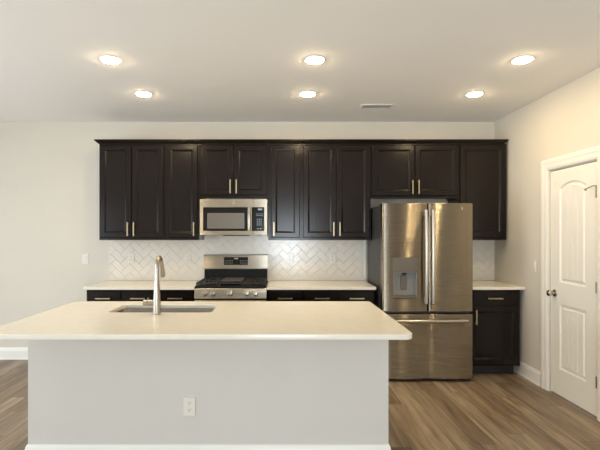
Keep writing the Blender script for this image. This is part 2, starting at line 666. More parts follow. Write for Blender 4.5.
# knob: rose, neck, ball
bm = bmesh.new()
kc = (XD, 3.992, 0.915)
add_lathe(bm, kc, (-1, 0, 0), [(0.033, 0.0), (0.033, 0.004), (0.028, 0.010), (0.015, 0.013), (0.0125, 0.016), (0.0125, 0.030), (0.017, 0.034), (0.025, 0.040), (0.0285, 0.050), (0.0275, 0.060), (0.021, 0.067), (0.008, 0.070)], 28)
o = obj('knob', bm, M['knob'], door, smooth=True)
o['label'] = 'satin nickel round knob'
for zc in (1.78, 1.03, 0.285):
    bm = bmesh.new()
    hy = DY0 + 0.001
    add_tube(bm, [(XD - 0.009, hy, zc - 0.045), (XD - 0.009, hy, zc + 0.045)], 0.0075, 12)
    add_box(bm, XD - 0.0035, XD + 0.001, hy, hy + 0.012, zc - 0.044, zc + 0.044)
    if zc > 1.5:       # hinge-pin door stop
        add_tube(bm, [(XD - 0.009, hy, zc + 0.045), (XD - 0.010, hy, zc + 0.052), (XD - 0.030, hy + 0.02, zc + 0.050), (XD - 0.05, hy + 0.075, zc + 0.028)], 0.0045, 10)
        add_tube(bm, [(XD - 0.052, hy + 0.075, zc + 0.029), (XD - 0.030, hy + 0.085, zc + 0.024)], 0.006, 10)
    obj('hinge', bm, M['hinge'], door, smooth=True)

# ------------------------------------------------------------------ kitchen island
IX0, IX1, IY0, IY1 = -1.569, 0.684, 2.75, 3.47
CT0, CT1 = 0.884, 0.914
isl = thing('kitchen_island', 'long pale painted kitchen island base with white baseboard in the foreground', 'kitchen island', ((IX0 + IX1) / 2, 3.1, 0))
obj('front_panel', box(IX0, IX1, IY0, IY0 + 0.10, 0, CT0 - 0.001), M['island'], isl)
obj('side_panel', box(IX0, IX0 + 0.02, IY0 + 0.10, IY1, 0, CT0 - 0.001), M['island'], isl)
obj('side_panel', box(IX1 - 0.02, IX1, IY0 + 0.10, IY1, 0, CT0 - 0.001), M['island'], isl)
obj('back_panel', box(IX0 + 0.02, IX1 - 0.02, IY1 - 0.02, IY1, 0, CT0 - 0.001), M['cabinet'], isl)
bm = bmesh.new()
PB = [(max(o, 0.0), z) for (o, z) in BASE_PROF]
sweep_wall(bm, PB, [(IX0, IY1), (IX0, IY0), (IX1, IY0), (IX1, IY1)], [(-1, 0), (-1, -1), (1, -1), (1, 0)])
o = obj('baseboard', bm, M['trim'], isl)
o['label'] = 'white painted baseboard'

SX0, SX1, SY0, SY1 = -1.180, -0.462, 3.015, 3.355
bm = bmesh.new()
hole = rounded_rect(SX0, SX1, SY0, SY1, 0.045, 8)
fill_prism(bm, rounded_rect(-1.625, 0.725, 2.352, 3.515, [0.03, 0.03, 0.05, 0.05], 8), [hole], CT0, CT1, 0.004)
tag(obj('island_countertop', bm, M['quartz']), 'cream quartz slab with sink cutout topping the island in the foreground', 'countertop', 'cream quartz countertops')

# undermount sink hung below the slab
sink = thing('sink', 'stainless steel undermount sink set into the island top', 'sink', ((SX0 + SX1) / 2, (SY0 + SY1) / 2, 0.69))
bm = bmesh.new()
loops = []
for (ins, z, r) in ((-0.022, CT0 - 0.0015, 0.07), (-0.003, CT0 - 0.0015, 0.058), (-0.002, CT0 - 0.005, 0.058), (0.004, 0.735, 0.056), (0.012, 0.715, 0.055), (0.030, 0.703, 0.05), (0.12, 0.697, 0.02)):
    loops.append([(x, y, z) for (x, y) in rounded_rect(SX0 + ins, SX1 - ins, SY0 + ins, SY1 - ins, r, 8)])
for (ins, z, r) in ((0.12, 0.692, 0.02), (0.028, 0.698, 0.05), (0.008, 0.711, 0.055), (0.001, 0.735, 0.056), (-0.006, CT0 - 0.005, 0.058), (-0.022, CT0 - 0.004, 0.07)):
    loops.append([(x, y, z) for (x, y) in rounded_rect(SX0 + ins, SX1 - ins, SY0 + ins, SY1 - ins, r, 8)])
t = bmesh.new()
rings = [[t.verts.new(p) for p in lp] for lp in loops]
n = len(rings[0])
half = 7
for a, b in zip(rings, rings[1:] + rings[:1]):
    if a is rings[6]:
        continue
    for i in range(n):
        t.faces.new((a[i], a[(i + 1) % n], b[(i + 1) % n], b[i]))
t.faces.new(rings[6])
t.faces.new(rings[7][::-1])
bmesh.ops.recalc_face_normals(t, faces=t.faces[:])
merge(bm, t)
obj('basin', bm, M['sink'], sink, smooth=True)
bm = bmesh.new()
add_lathe(bm, ((SX0 + SX1) / 2, (SY0 + SY1) / 2 + 0.02, 0.6975), (0, 0, 1), [(0.05, 0), (0.05, 0.002), (0.045, 0.003), (0.03, 0.001), (0.01, 0.001)], 28)
obj('drain', bm, M['nickel'], sink, smooth=True)

# faucet
FX, FY = -0.817, 2.945
fau = thing('faucet', 'brushed nickel gooseneck pull-down faucet standing beside the island sink', 'faucet', (FX, FY, CT1 + 0.0005))
bm = bmesh.new()
add_lathe(bm, (FX, FY, CT1 + 0.0005), (0, 0, 1), [(0.0275, 0), (0.0275, 0.005), (0.026, 0.007), (0.0255, 0.03), (0.024, 0.09), (0.0205, 0.15), (0.0175, 0.20), (0.0170, 0.205)], 32)
obj('body', bm, M['nickel'], fau, smooth=True)
bm = bmesh.new()
pts = [(FX, FY, CT1 + 0.206), (FX, FY, 1.16), (FX, FY, 1.205)]
rad = [0.0166, 0.0152, 0.0142]
for i in range(1, 17):
    a = math.radians(180 - 162 * i / 16)
    pts.append((FX, FY + 0.057 + 0.057 * math.cos(a), 1.234 + 0.057 * math.sin(a)))
    rad.append(0.0138)
add_tube(bm, pts, rad, 20)
obj('spout', bm, M['nickel'], fau, smooth=True)
e = Vector(pts[-1])
d = (Vector(pts[-1]) - Vector(pts[-2])).normalized()
bm = bmesh.new()
add_tube(bm, [e + d * s for s in (0.001, 0.02, 0.05, 0.095, 0.108)], [0.0140, 0.0146, 0.0158, 0.0172, 0.0162], 20)
obj('spray_head', bm, M['nickel'], fau, smooth=True)
bm = bmesh.new()
hz = 0.990
add_tube(bm, [(FX - 0.018, FY, hz), (FX - 0.060, FY, hz)], 0.0195, 24)
add_tube(bm, [(FX - 0.0605, FY, hz), (FX - 0.067, FY, hz)], 0.0145, 20)
add_tube(bm, [(FX - 0.0675, FY, hz), (FX - 0.088, FY, hz)], [0.0205, 0.0215], 20)
add_tube(bm, [(FX - 0.076, FY + 0.012, hz + 0.006), (FX - 0.078, FY + 0.07, hz + 0.022)], [0.008, 0.006], 14)
obj('handle', bm, M['nickel'], fau, smooth=True)

# ------------------------------------------------------------------ cabinets
DOOR_PROF = [(0.0, -0.020), (0.0, -0.007), (0.002, -0.003), (0.007, 0.0), (0.050, 0.0), (0.053, -0.002), (0.056, -0.0025), (0.066, -0.0105), (0.070, -0.012), (0.074, -0.012)]
DRAWER_PROF = [(0.0, -0.020), (0.0, -0.003), (0.003, 0.0), (0.03, 0.0)]


def panel_front(bm, x0, x1, z0, z1, yf, prof):
    loops = []
    for (i, w) in prof:
        loops.append([(x0 + i, yf - w, z0 + i), (x1 - i, yf - w, z0 + i), (x1 - i, yf - w, z1 - i), (x0 + i, yf - w, z1 - i)])
    add_loops(bm, loops)


def pull_bm(cx, cz, yf, vertical, length=0.15):
    bm = bmesh.new()
    s, h = 0.0058, length / 2
    y1 = yf - 0.026
    if vertical:
        add_box(bm, cx - s, cx + s, y1 - 0.011, y1, cz - h, cz + h, 0.0015)
        for dz in (-h + 0.018, h - 0.018):
            add_box(bm, cx - 0.0045, cx + 0.0045, y1 - 0.001, yf - 0.0003, cz + dz - 0.0045, cz + dz + 0.0045)
    else:
        add_box(bm, cx - h, cx + h, y1 - 0.011, y1, cz - s, cz + s, 0.0015)
        for dx in (-h + 0.018, h - 0.018):
            add_box(bm, cx + dx - 0.0045, cx + dx + 0.0045, y1 - 0.001, yf - 0.0003, cz - 0.0045, cz + 0.0045)
    return bm


WC_BOT, WC_TOP, WC_FACE = 1.385, 2.430, 4.790
GW = 'espresso wall cabinets'
GB = 'espresso base cabinets'


def carcass(bm, x0, x1, y0, y1, z0, z1, wall=0.018):
    """closed cabinet box with a slightly recessed underside behind the face frame"""
    add_box(bm, x0, x1, y0, y1, z0 + 0.02, z1)
    add_box(bm, x0, x1, y0, y0 + 0.02, z0, z0 + 0.02)
    add_box(bm, x0, x0 + wall, y0 + 0.02, y1, z0, z0 + 0.02)
    add_box(bm, x1 - wall, x1, y0 + 0.02, y1, z0, z0 + 0.02)


def wall_cabinet(label, x0, x1, z0, doors, handles):
    """doors: list of (x0, x1); handles: x of each door's pull"""
    t = thing('wall_cabinet', label, 'cabinet', ((x0 + x1) / 2, (WC_FACE + YW) / 2, z0), GW)
    bm = bmesh.new()
    carcass(bm, x0 + 0.0006, x1 - 0.0006, WC_FACE, YW - 0.001, z0, WC_TOP)
    obj('body', bm, M['cabinet'], t)
    for (a, b), hx in zip(doors, handles):
        bm = bmesh.new()
        panel_front(bm, a, b, z0 + 0.027, 2.417, WC_FACE - 0.0212, DOOR_PROF)
        d = obj('door', bm, M['cabinet'], t)
        if hx is not None:
            h = obj('handle', pull_bm(hx, z0 + 0.027 + 0.092, WC_FACE - 0.0212, True), M['brass'], d)
            h['label'] = 'slim brass bar pull'
    return t


def two(x0, x1):
    m = (x0 + x1) / 2
    return [(x0 + 0.014, m - 0.003), (m + 0.003, x1 - 0.012)], [m - 0.033, m + 0.033]


def wc2(label, x0, x1, z0):
    d, h = two(x0, x1)
    return wall_cabinet(label, x0, x1, z0, d, h)


wc2('tall two-door espresso wall cabinet at the far left end of the upper row', -1.956, -1.243, WC_BOT)
wall_cabinet('narrow single-door espresso wall cabinet just left of the microwave', -1.243, -0.868, WC_BOT, [(-1.226, -0.884)], [-0.920])
wc2('short two-door espresso wall cabinet directly above the microwave', -0.868, -0.119, 1.845)
wall_cabinet('narrow single-door espresso wall cabinet just right of the microwave', -0.119, 0.249, WC_BOT, [(-0.088, 0.226)], [-0.055])
wc2('tall two-door espresso wall cabinet just left of the cabinet over the refrigerator', 0.249, 0.998, WC_BOT)
wc2('short two-door espresso wall cabinet directly above the refrigerator', 0.998, 1.952, 1.838)
wall_cabinet('espresso wall cabinet at the right end of the upper row, partly behind the refrigerator', 1.952, 2.474, WC_BOT, [(1.966, 2.460)], [2.005])

# crown moulding over the whole upper row
bm = bmesh.new()
CR = [(-0.018, 2.4305), (0.006, 2.4305), (0.009, 2.437), (0.016, 2.441), (0.028, 2.453), (0.037, 2.461), (0.040, 2.463), (0.040, 2.474), (-0.018, 2.474)]
sweep_wall(bm, CR, [(-1.958, YW - 0.001), (-1.958, WC_FACE), (2.440, WC_FACE), (2.440, YW - 0.001)], [(-1, 0), (-1, -1), (1, -1), (1, 0)])
tag(obj('crown_molding', bm, M['cabinet']), 'dark espresso crown molding running along the top of the upper cabinets', 'molding')

BC_FACE, TOE_Y = 4.510, 4.575


def base_cabinet(label, x0, x1, drawers, doors):
    """drawers: [(x0, x1)]; doors: [(x0, x1, pull x)]"""
    t = thing('base_cabinet', label, 'cabinet', ((x0 + x1) / 2, 4.8, 0), GB)
    obj('body', box(x0 + 0.0006, x1 - 0.0006, BC_FACE, YW - 0.001, 0.10, CT0 - 0.001), M['cabinet'], t)
    obj('toe_kick', box(x0 + 0.0006, x1 - 0.03, TOE_Y, YW - 0.04, 0.0005, 0.0995), M['toe'], t)
    yf = BC_FACE - 0.0212
    for (a, b) in drawers:
        bm = bmesh.new()
        panel_front(bm, a, b, 0.726, 0.868, yf, DRAWER_PROF)
        d = obj('drawer', bm, M['cabinet'], t)
        h = obj('handle', pull_bm((a + b) / 2, 0.796, yf, False), M['brass'], d)
        h['label'] = 'slim brass bar pull'
    for (a, b, hx) in doors:
        bm = bmesh.new()
        panel_front(bm, a, b, 0.118, 0.712, yf, DOOR_PROF)
        d = obj('door', bm, M['cabinet'], t)
        h = obj('handle', pull_bm(hx, 0.605, yf, True), M['brass'], d)
        h['label'] = 'slim brass bar pull'


def b2(label, x0, x1):
    m = (x0 + x1) / 2
    base_cabinet(label, x0, x1, [(x0 + 0.014, m - 0.004), (m + 0.004, x1 - 0.014)], [(x0 + 0.014, m - 0.003, m - 0.035), (m + 0.003, x1 - 0.014, m + 0.035)])


def b1(label, x0, x1, left=False):
    base_cabinet(label, x0, x1, [(x0 + 0.014, x1 - 0.014)], [(x0 + 0.014, x1 - 0.014, x0 + (0.078 if x0 > 1.5 else 0.05) if left else x1 - 0.05)])


b2('espresso base cabinet with two top drawers at the left end of the back counter', -1.972, -1.250)
b1('narrow espresso base cabinet with one drawer just left of the gas range', -1.250, -0.859)
b1('narrow espresso base cabinet with one drawer just right of the gas range', -0.124, 0.250, True)
b2('espresso base cabinet with two top drawers just left of the refrigerator', 0.250, 0.978)
b1('espresso base cabinet right of the refrigerator, showing drawer, door and toe kick', 1.925, 2.468, True)

# back counters
GC = 'cream quartz countertops'


def counter(label, x0, x1):
    bm = bmesh.new()
    add_box(bm, x0, x1, 4.462, YW - 0.001, CT0, CT1, 0.003)
    tag(obj('countertop', bm, M['quartz']), label, 'countertop', GC)


counter('cream quartz back counter running left from the gas range', -1.985, -0.859)
counter('cream quartz back counter spanning from the gas range to the refrigerator', -0.124, 0.986)
counter('short cream quartz counter between the refrigerator and the right wall', 1.921, ROOM_R - 0.0015)


# ------------------------------------------------------------------ herringbone backsplash
def clip(poly, x0, x1, z0, z1):
    def cut(pts, f, inter):
        out = []
        for i in range(len(pts)):
            a, b = pts[i - 1], pts[i]
            fa, fb = f(a), f(b)
            if fa * fb < 0:
                t = fa / (fa - fb)
                out.append((a[0] + (b[0] - a[0]) * t, a[1] + (b[1] - a[1]) * t))
            if fb >= 0:
                out.append(b)
        return out
    for f in (lambda p: p[0] - x0, lambda p: x1 - p[0], lambda p: p[1] - z0, lambda p: z1 - p[1]):
        poly = cut(poly, f, None)
        if len(poly) < 3:
            return []
    return poly


def herringbone(bm, x0, x1, z0, z1, W, grout, yg, ox, oz):
    c = math.sqrt(0.5)
    rng = random.Random(3)
    R = int(2.5 * max(x1 - x0, z1 - z0) / W) + 8
    g = grout / 2
    for r in range(-R, R):
        for m in range(-R // 4, R // 4):
            for (a, b, w, h) in ((r + 4 * m, r, 2, 1), (r + 3 + 4 * m, r, 1, 2)):
                q = [(a * W + g, b * W + g), ((a + w) * W - g, b * W + g), ((a + w) * W - g, (b + h) * W - g), (a * W + g, (b + h) * W - g)]
                q = [(ox + c * (u - v), oz + c * (u + v)) for (u, v) in q]
                q = clip(q, x0, x1, z0, z1)
                if len(q) < 3:
                    continue
                area = abs(sum(q[i - 1][0] * q[i][1] - q[i][0] * q[i - 1][1] for i in range(len(q)))) / 2
                if area < 6e-5:
                    continue
                cx = sum(p[0] for p in q) / len(q)
                cz = sum(p[1] for p in q) / len(q)
                tx, tz = rng.gauss(0, 0.004), rng.gauss(0, 0.004)
                loops = [[(x, yg, z) for x, z in q]]
                for (sh, w_) in ((0.0, 0.0042), (0.02, 0.0052)):
                    loops.append([(cx + (x - cx) * (1 - sh), yg - w_ - (tx * (x - cx) + tz * (z - cz)) * 0.6, cz + (z - cz) * (1 - sh)) for x, z in q])
                add_loops(bm, loops, cap_first=False)


def backsplash(label, rects, ox, oz):
    x0 = rects[0][0]
    t = thing('backsplash', label, 'backsplash', (x0, YW, 0.9145))
    g, tl = bmesh.new(), bmesh.new()
    for (a, b, c, d) in rects:
        add_box(g, a, b, YW - 0.004, YW - 0.0005, c, d)
        herringbone(tl, a, b, c, d, 0.076, 0.0022, YW - 0.004, ox, oz)
    obj('grout_bed', g, M['grout'], t)
    obj('tiles', tl, M['tile'], t)
    return t


bs = backsplash('white herringbone tile backsplash running behind the gas range and long back counter',
                [(-1.960, -0.8575, 0.9147, 1.3845), (-0.8575, -0.1255, 0.9147, 1.436), (-0.1255, 0.985, 0.9147, 1.3845)], -0.49, 0.95)
o = obj('edge_strip', box(0.9855, 1.000, YW - 0.014, YW - 0.0005, 0.9147, 1.3845), M['trim'], bs)
o['label'] = 'white vertical edge strip'
backsplash('small patch of white herringbone tile between the refrigerator and the right wall',
           [(1.921, ROOM_R - 0.002, 0.9147, 1.3845)], 2.2, 0.95)

# ------------------------------------------------------------------ outlets and switches
YT = YW - 0.0100     # tile face


def outlet(label, x, z, y, group):
    t = thing('outlet', label, 'outlet', (x, y, z), group)
    obj('cover_plate', box(x - 0.036, x + 0.036, y - 0.006, y - 0.0004, z - 0.058, z + 0.058, 0.002), M['plate'], t)
    for s in (-1, 1):
        bm = bmesh.new()
        lp = rounded_rect(x - 0.0165, x + 0.0165, z + s * 0.0205 - 0.014, z + s * 0.0205 + 0.014, 0.010, 5)
        add_loops(bm, [[(u, y - 0.0055, v) for u, v in lp], [(u, y - 0.0078, v) for u, v in lp]])
        sk = obj('socket', bm, M['plate'], t)
        bm = bmesh.new()
        zc = z + s * 0.0205
        add_lathe(bm, (x, y - 0.0076, zc - 0.006), (0, -1, 0), [(0.0028, 0), (0.0028, 0.0007)], 10)
        obj('ground_hole', bm, M['slot'], sk)
        obj('slot', box(x - 0.0078, x - 0.0054, y - 0.0083, y - 0.0076, zc, zc + 0.008), M['slot'], sk)
        obj('slot', box(x + 0.0054, x + 0.0078, y - 0.0083, y - 0.0076, zc + 0.001, zc + 0.0075), M['slot'], sk)
    return t


GO = 'white electrical outlets'
oi = outlet('white duplex outlet low on the front panel of the island', (189.5 - 279) / 160, 0.374, IY0, GO)
for px, lab in ((131.5, 'white outlet on the tile left of the faucet, leftmost on the backsplash'),
                (188.0, 'white outlet on the tile just left of the gas range'),
                (290.0, 'white outlet on the tile just right of the gas range'),
                (332.5, 'white outlet on the tile nearest the refrigerator')):
    dup(oi, ((px - 279) / 86.3, YT, 1.172), lab)


def switch(label, loc):
    x, y, z = loc
    t = thing('light_switch', label, 'switch', loc, 'white light switches')
    obj('cover_plate', box(x - 0.037, x + 0.037, y - 0.006, y - 0.0004, z - 0.06, z + 0.06, 0.002), M['plate'], t)
    bm = bmesh.new()
    add_loops(bm, [[(x - 0.0165, y - 0.0058, z - 0.033), (x + 0.0165, y - 0.0058, z - 0.033), (x + 0.0165, y - 0.0058, z + 0.033), (x - 0.0165, y - 0.0058, z + 0.033)],
                   [(x - 0.016, y - 0.0075, z - 0.0325), (x + 0.016, y - 0.0075, z - 0.0325), (x + 0.016, y - 0.0115, z + 0.0325), (x - 0.016, y - 0.0115, z + 0.0325)]])
    obj('rocker', bm, M['plate'], t)
    return t


sw = switch('white light switch on the bare back wall left of the tile', ((85.5 - 279) / 86.3, YW, 1.163))
dup(sw, (ROOM_R, 4.31, 1.137), 'white light switch on the right wall beside the pantry door', math.radians(-90))

# ------------------------------------------------------------------ refrigerator
FRX0, FRX1, FRY = 1.012, 1.905, 4.302
fr = thing('refrigerator', 'stainless steel french door refrigerator with dispenser and bottom freezer drawer', 'refrigerator', ((FRX0 + FRX1) / 2, 4.7, 0))
o = obj('case', box(FRX0 + 0.004, FRX1 - 0.004, FRY + 0.082, YW - 0.05, 0.012, 1.736, 0.004), M['grey_case'], fr)
o['label'] = 'dark grey case sides'
obj('base_grille', box(FRX0 + 0.01, FRX1 - 0.01, FRY + 0.05, FRY + 0.081, 0.012, 0.05), M['black'], fr)
bm = bmesh.new()
for xx in (FRX0 + 0.06, FRX1 - 0.06):
    for yy in (FRY + 0.12, YW - 0.1):
        bm = bmesh.new()
        add_lathe(bm, (xx, yy, 0.0003), (0, 0, 1), [(0.02, 0), (0.02, 0.0117)], 12)
        obj('foot', bm, M['black'], fr)


def curved_slab(x0, x1, z0, z1, yf, yb, bulge, hole=None, r=0.012, lobes=1):
    """door slab whose front bows out by bulge at its middle, with rounded vertical edges"""
    bm = bmesh.new()
    us = []
    for i in range(5):
        a = math.radians(90 * i / 4)
        us.append((x0 + r * (1 - math.sin(a)) if False else x0 + r * (1 - math.cos(a)), r * (1 - math.sin(a))))
    inner = [x0 + r + (x1 - x0 - 2 * r) * i / 36 for i in range(1, 36)]
    if hole:
        inner = [u for u in inner if min(abs(u - hole[0]), abs(u - hole[1])) > 0.008] + [hole[0], hole[1]]
        inner.sort()
    us += [(u, 0.0) for u in inner]
    us += [(x1 - (u - x0), e) for (u, e) in us[:5]][::-1]
    c, h = (x0 + x1) / 2, (x1 - x0) / 2
    zs = [z0, z1] if not hole else [z0, hole[2], hole[3], z1]
    be = 0.004
    cols = []
    for (u, e) in us:
        s_ = (u - c) / h
        if lobes == 2:
            s_ = 2 * (abs(s_) - 0.5)
        y = yf + bulge * s_ ** 2 + e
        cols.append([bm.verts.new((u, y + (be if j in (0, len(zs) + 1) else 0), z)) for j, z in enumerate([zs[0]] + [z + (be if k == 0 else (-be if k == len(zs) - 1 else 0)) for k, z in enumerate(zs)] + [zs[-1]])])
    nz = len(cols[0])
    for i in range(len(us) - 1):
        for j in range(nz - 1):
            if hole and us[i][0] >= hole[0] - 1e-6 and us[i + 1][0] <= hole[1] + 1e-6 and j == 2:
                continue
            f = bm.faces.new((cols[i][j], cols[i + 1][j], cols[i + 1][j + 1], cols[i][j + 1]))
            f.smooth = True
    bl = [bm.verts.new((x0, yb, v.co.z)) for v in cols[0]]
    br = [bm.verts.new((x1, yb, v.co.z)) for v in cols[-1]]
    for j in range(nz - 1):
        bm.faces.new((bl[j], cols[0][j], cols[0][j + 1], bl[j + 1]))
        bm.faces.new((cols[-1][j], br[j], br[j + 1], cols[-1][j + 1]))
    bm.faces.new((br[0], br[-1], bl[-1], bl[0]) if nz == 2 else [v for v in br] + [v for v in bl[::-1]])
    bm.faces.new([cl[-1] for cl in cols] + [br[-1], bl[-1]])
    bm.faces.new([cl[0] for cl in cols][::-1] + [bl[0], br[0]])
    return bm


SPL = 1.463
BUL = 0.018
HOLE = (1.118, 1.352, 0.836, 1.216)


def fr_obj(name, bm, parent):
    o = obj(name, bm, M['steel'], parent)
    md = o.modifiers.new('edges', 'EDGE_SPLIT')
    md.split_angle = math.radians(40)
    return o


dl = fr_obj('door', curved_slab(FRX0, SPL - 0.003, 0.690, 1.754, FRY, FRY + 0.078, BUL, HOLE), fr)
dr = fr_obj('door', curved_slab(SPL + 0.003, FRX1, 0.690, 1.754, FRY, FRY + 0.078, BUL), fr)
dw = fr_obj('drawer', curved_slab(FRX0, FRX1, 0.030, 0.664, FRY, FRY + 0.078, BUL, lobes=2), fr)  # two lobes added to the shape to draw two reflected light streaks

# dispenser set into the left door
yd = FRY + BUL * 0.28
bm = bmesh.new()
a, b, c, d = HOLE
add_box(bm, a - 0.006, b + 0.006, yd - 0.008, yd + 0.012, 1.084, d + 0.004, 0.003)   # control panel
o = obj('dispenser_panel', bm, M['dispenser_face'], dl)
o['label'] = 'grey dispenser control panel'
bm = bmesh.new()
add_box(bm, a + 0.0005, b - 0.0005, yd + 0.062, yd + 0.066, c + 0.0005, 1.083)     # back
add_box(bm, a + 0.0005, a + 0.006, yd + 0.002, yd + 0.062, c + 0.0005, 1.083)
add_box(bm, b - 0.006, b - 0.0005, yd + 0.002, yd + 0.062, c + 0.0005, 1.083)
add_box(bm, a + 0.006, b - 0.006, yd + 0.014, yd + 0.062, 1.070, 1.083)
obj('dispenser_recess', bm, M['grey_plastic'], dl)
bm = bmesh.new()
add_box(bm, a - 0.004, b + 0.004, yd - 0.012, yd + 0.061, c - 0.012, c + 0.006, 0.003)
obj('drip_tray', bm, M['dispenser_face'], dl)
bm = bmesh.new()
add_box(bm, 1.205, 1.265, yd + 0.045, yd + 0.060, 0.90, 1.045, 0.006)
obj('dispenser_lever', bm, M['paddle'], dl)
bm = bmesh.new()
add_lathe(bm, (1.235, yd + 0.03, 1.069), (0, 0, -1), [(0.026, 0), (0.020, 0.012), (0.010, 0.022)], 16)
obj('nozzle', bm, M['slot'], dl)


def bar_handle(p0, p1, out, r):
    """bowed tube handle with two feet; p0,p1 on the door face, out = stand-off"""
    p0, p1 = Vector(p0), Vector(p1)
    bm = bmesh.new()
    pts = []
    for i in range(17):
        t = i / 16
        p = p0.lerp(p1, t)
        p.y -= out * (0.74 + 0.26 * math.sin(math.pi * t))
        pts.append(p)
    add_tube(bm, pts, r, 14)
    for p, s in ((p0, 0.03), (p1, -0.03)):
        q = p + (p1 - p0).normalized() * s
        ax = 'z' if abs((p1 - p0).z) > abs((p1 - p0).x) else 'x'
        w, h = (0.011, 0.026) if ax == 'z' else (0.026, 0.011)
        add_box(bm, q.x - w, q.x + w, p.y - out * 0.86, p.y - 0.0004, q.z - h, q.z + h, 0.004)
    return bm


HY = FRY + BUL * 0.80
obj('handle', bar_handle((1.431, HY - 0.001, 0.775), (1.431, HY - 0.001, 1.686), 0.058, 0.0155), M['steel_light'], dl, smooth=True)
obj('handle', bar_handle((1.496, HY - 0.001, 0.775), (1.496, HY - 0.001, 1.686), 0.058, 0.0155), M['steel_light'], dr, smooth=True)
obj('handle', bar_handle((1.075, FRY + 0.009, 0.606), (1.833, FRY + 0.009, 0.606), 0.062, 0.0155), M['steel_light'], dw, smooth=True)
bm = bmesh.new()
add_lathe(bm, (1.785, FRY + BUL * 0.27, 1.702), (0, -1, 0), [(0.016, 0), (0.016, 0.0012), (0.0135, 0.0014), (0.0125, 0.0009), (0.004, 0.0009)], 24)
o = obj('badge', bm, M['steel_light'], dr)
o['label'] = 'small round metal badge'
for xx in (FRX0 + 0.05, FRX1 - 0.05):
    obj('hinge_cover', box(xx - 0.035, xx + 0.035, FRY + 0.084, FRY + 0.19, 1.7365, 1.752, 0.004), M['grey_case'], fr)

# ------------------------------------------------------------------ microwave
MX0, MX1, MZ0, MZ1, MYF = -0.846, -0.125, 1.440, 1.826, 4.700
mw = thing('microwave', 'stainless over-the-range microwave mounted under the short upper cabinet', 'microwave', ((MX0 + MX1) / 2, 4.9, MZ0))
obj('case', box(MX0 + 0.002, MX1 - 0.002, MYF + 0.032, YW - 0.001, MZ0 + 0.004, MZ1), M['grey_case'], mw)
SEAM = (253.2 - 279) / 93.6


def mwx(px):
    return (px - 279) / 93.6


def mwz(py):
    return CAM_H - (py - 234) / 93.6


# door with a rectangular opening for the black glass
bm = bmesh.new()
fill_prism(bm, [(MX0, MZ0), (SEAM - 0.001, MZ0), (SEAM - 0.001, MZ1), (MX0, MZ1)],
           [[(mwx(203), mwz(231)), (mwx(247.6), mwz(231)), (mwx(247.6), mwz(207.2)), (mwx(203), mwz(207.2))]], 0, 0.030, 0.003,
           lambda u, v, w: (u, MYF + 0.030 - w, v))
md_ = obj('door', bm, M['steel_bright'], mw)
bm = bmesh.new()
add_box(bm, mwx(203) + 0.0008, mwx(247.6) - 0.0008, MYF + 0.002, MYF + 0.02, mwz(231) + 0.0008, mwz(207.2) - 0.0008, 0.002)
gl = obj('door_glass', bm, M['black_glass'], md_)
gl['label'] = 'black glass door panel'
bm = bmesh.new()
lp = rounded_rect(mwx(207.2), mwx(244.4), mwz(228.6), mwz(213), 0.006, 4)
add_loops(bm, [[(u, MYF + 0.0018, v) for u, v in lp], [(u, MYF + 0.0008, v) for u, v in lp]])
o = obj('viewing_window', bm, M['mw_window'], md_)
o['label'] = 'grey mesh viewing window'
bm = bmesh.new()
hx = mwx(249.6)
add_tube(bm, [(hx, MYF - 0.022 - 0.010 * math.sin(math.pi * i / 12), mwz(229.8) + (mwz(207.6) - mwz(229.8)) * i / 12) for i in range(13)], 0.0145, 14)
for zz in (mwz(228.3), mwz(209)):
    add_box(bm, hx - 0.008, hx + 0.008, MYF - 0.02, MYF - 0.0004, zz - 0.01, zz + 0.01)
obj('handle', bm, M['steel_light'], md_, smooth=True)
bm = bmesh.new()
fill_prism(bm, [(SEAM + 0.001, MZ0), (MX1, MZ0), (MX1, MZ1), (SEAM + 0.001, MZ1)], [], 0, 0.030, 0.003, lambda u, v, w: (u, MYF + 0.030 - w, v))
ps = obj('control_side', bm, M['steel_bright'], mw)
bm = bmesh.new()
add_box(bm, mwx(251.7), mwx(264.3), MYF - 0.003, MYF - 0.0004, mwz(231), mwz(207.2), 0.001)
cp = obj('control_panel', bm, M['black_glass'], mw)
cp['label'] = 'black glass control panel'
yk = MYF - 0.0036
obj('clock_display', box(mwx(258.0), mwx(262.2), yk, yk + 0.0005, mwz(210.2), mwz(208.6)), M['keys'], cp)
keys = [(mwx(256.3) + c_ * 0.0185, mwz(214.2) - r_ * 0.017, 0.011, 0.005) for r_ in range(2) for c_ in range(4)]
keys += [(mwx(256.9) + c_ * 0.020, mwz(219.8) - r_ * 0.020, 0.008, 0.010) for r_ in range(4) for c_ in range(3)]
keys += [(mwx(257.0) + c_ * 0.03, mwz(229.0), 0.018, 0.008) for c_ in range(2)]
for (xx, zz, w_, h_) in keys:
    obj('key', box(xx, xx + w_, yk, yk + 0.0005, zz, zz + h_), M['keys'], cp)
bm = bmesh.new()
add_lathe(bm, (mwx(233.3), MYF - 0.0002, mwz(202.5)), (0, -1, 0), [(0.013, 0), (0.013, 0.0012), (0.010, 0.0012)], 24)
o = obj('badge', bm, M['steel_light'], md_)
o['label'] = 'small round metal badge'
bm = bmesh.new()
add_box(bm, mwx(223), mwx(248.5), MYF + 0.012, MYF + 0.20, MZ0 - 0.009, MZ0 + 0.0036)
obj('vent_grille', bm, M['black'], mw)

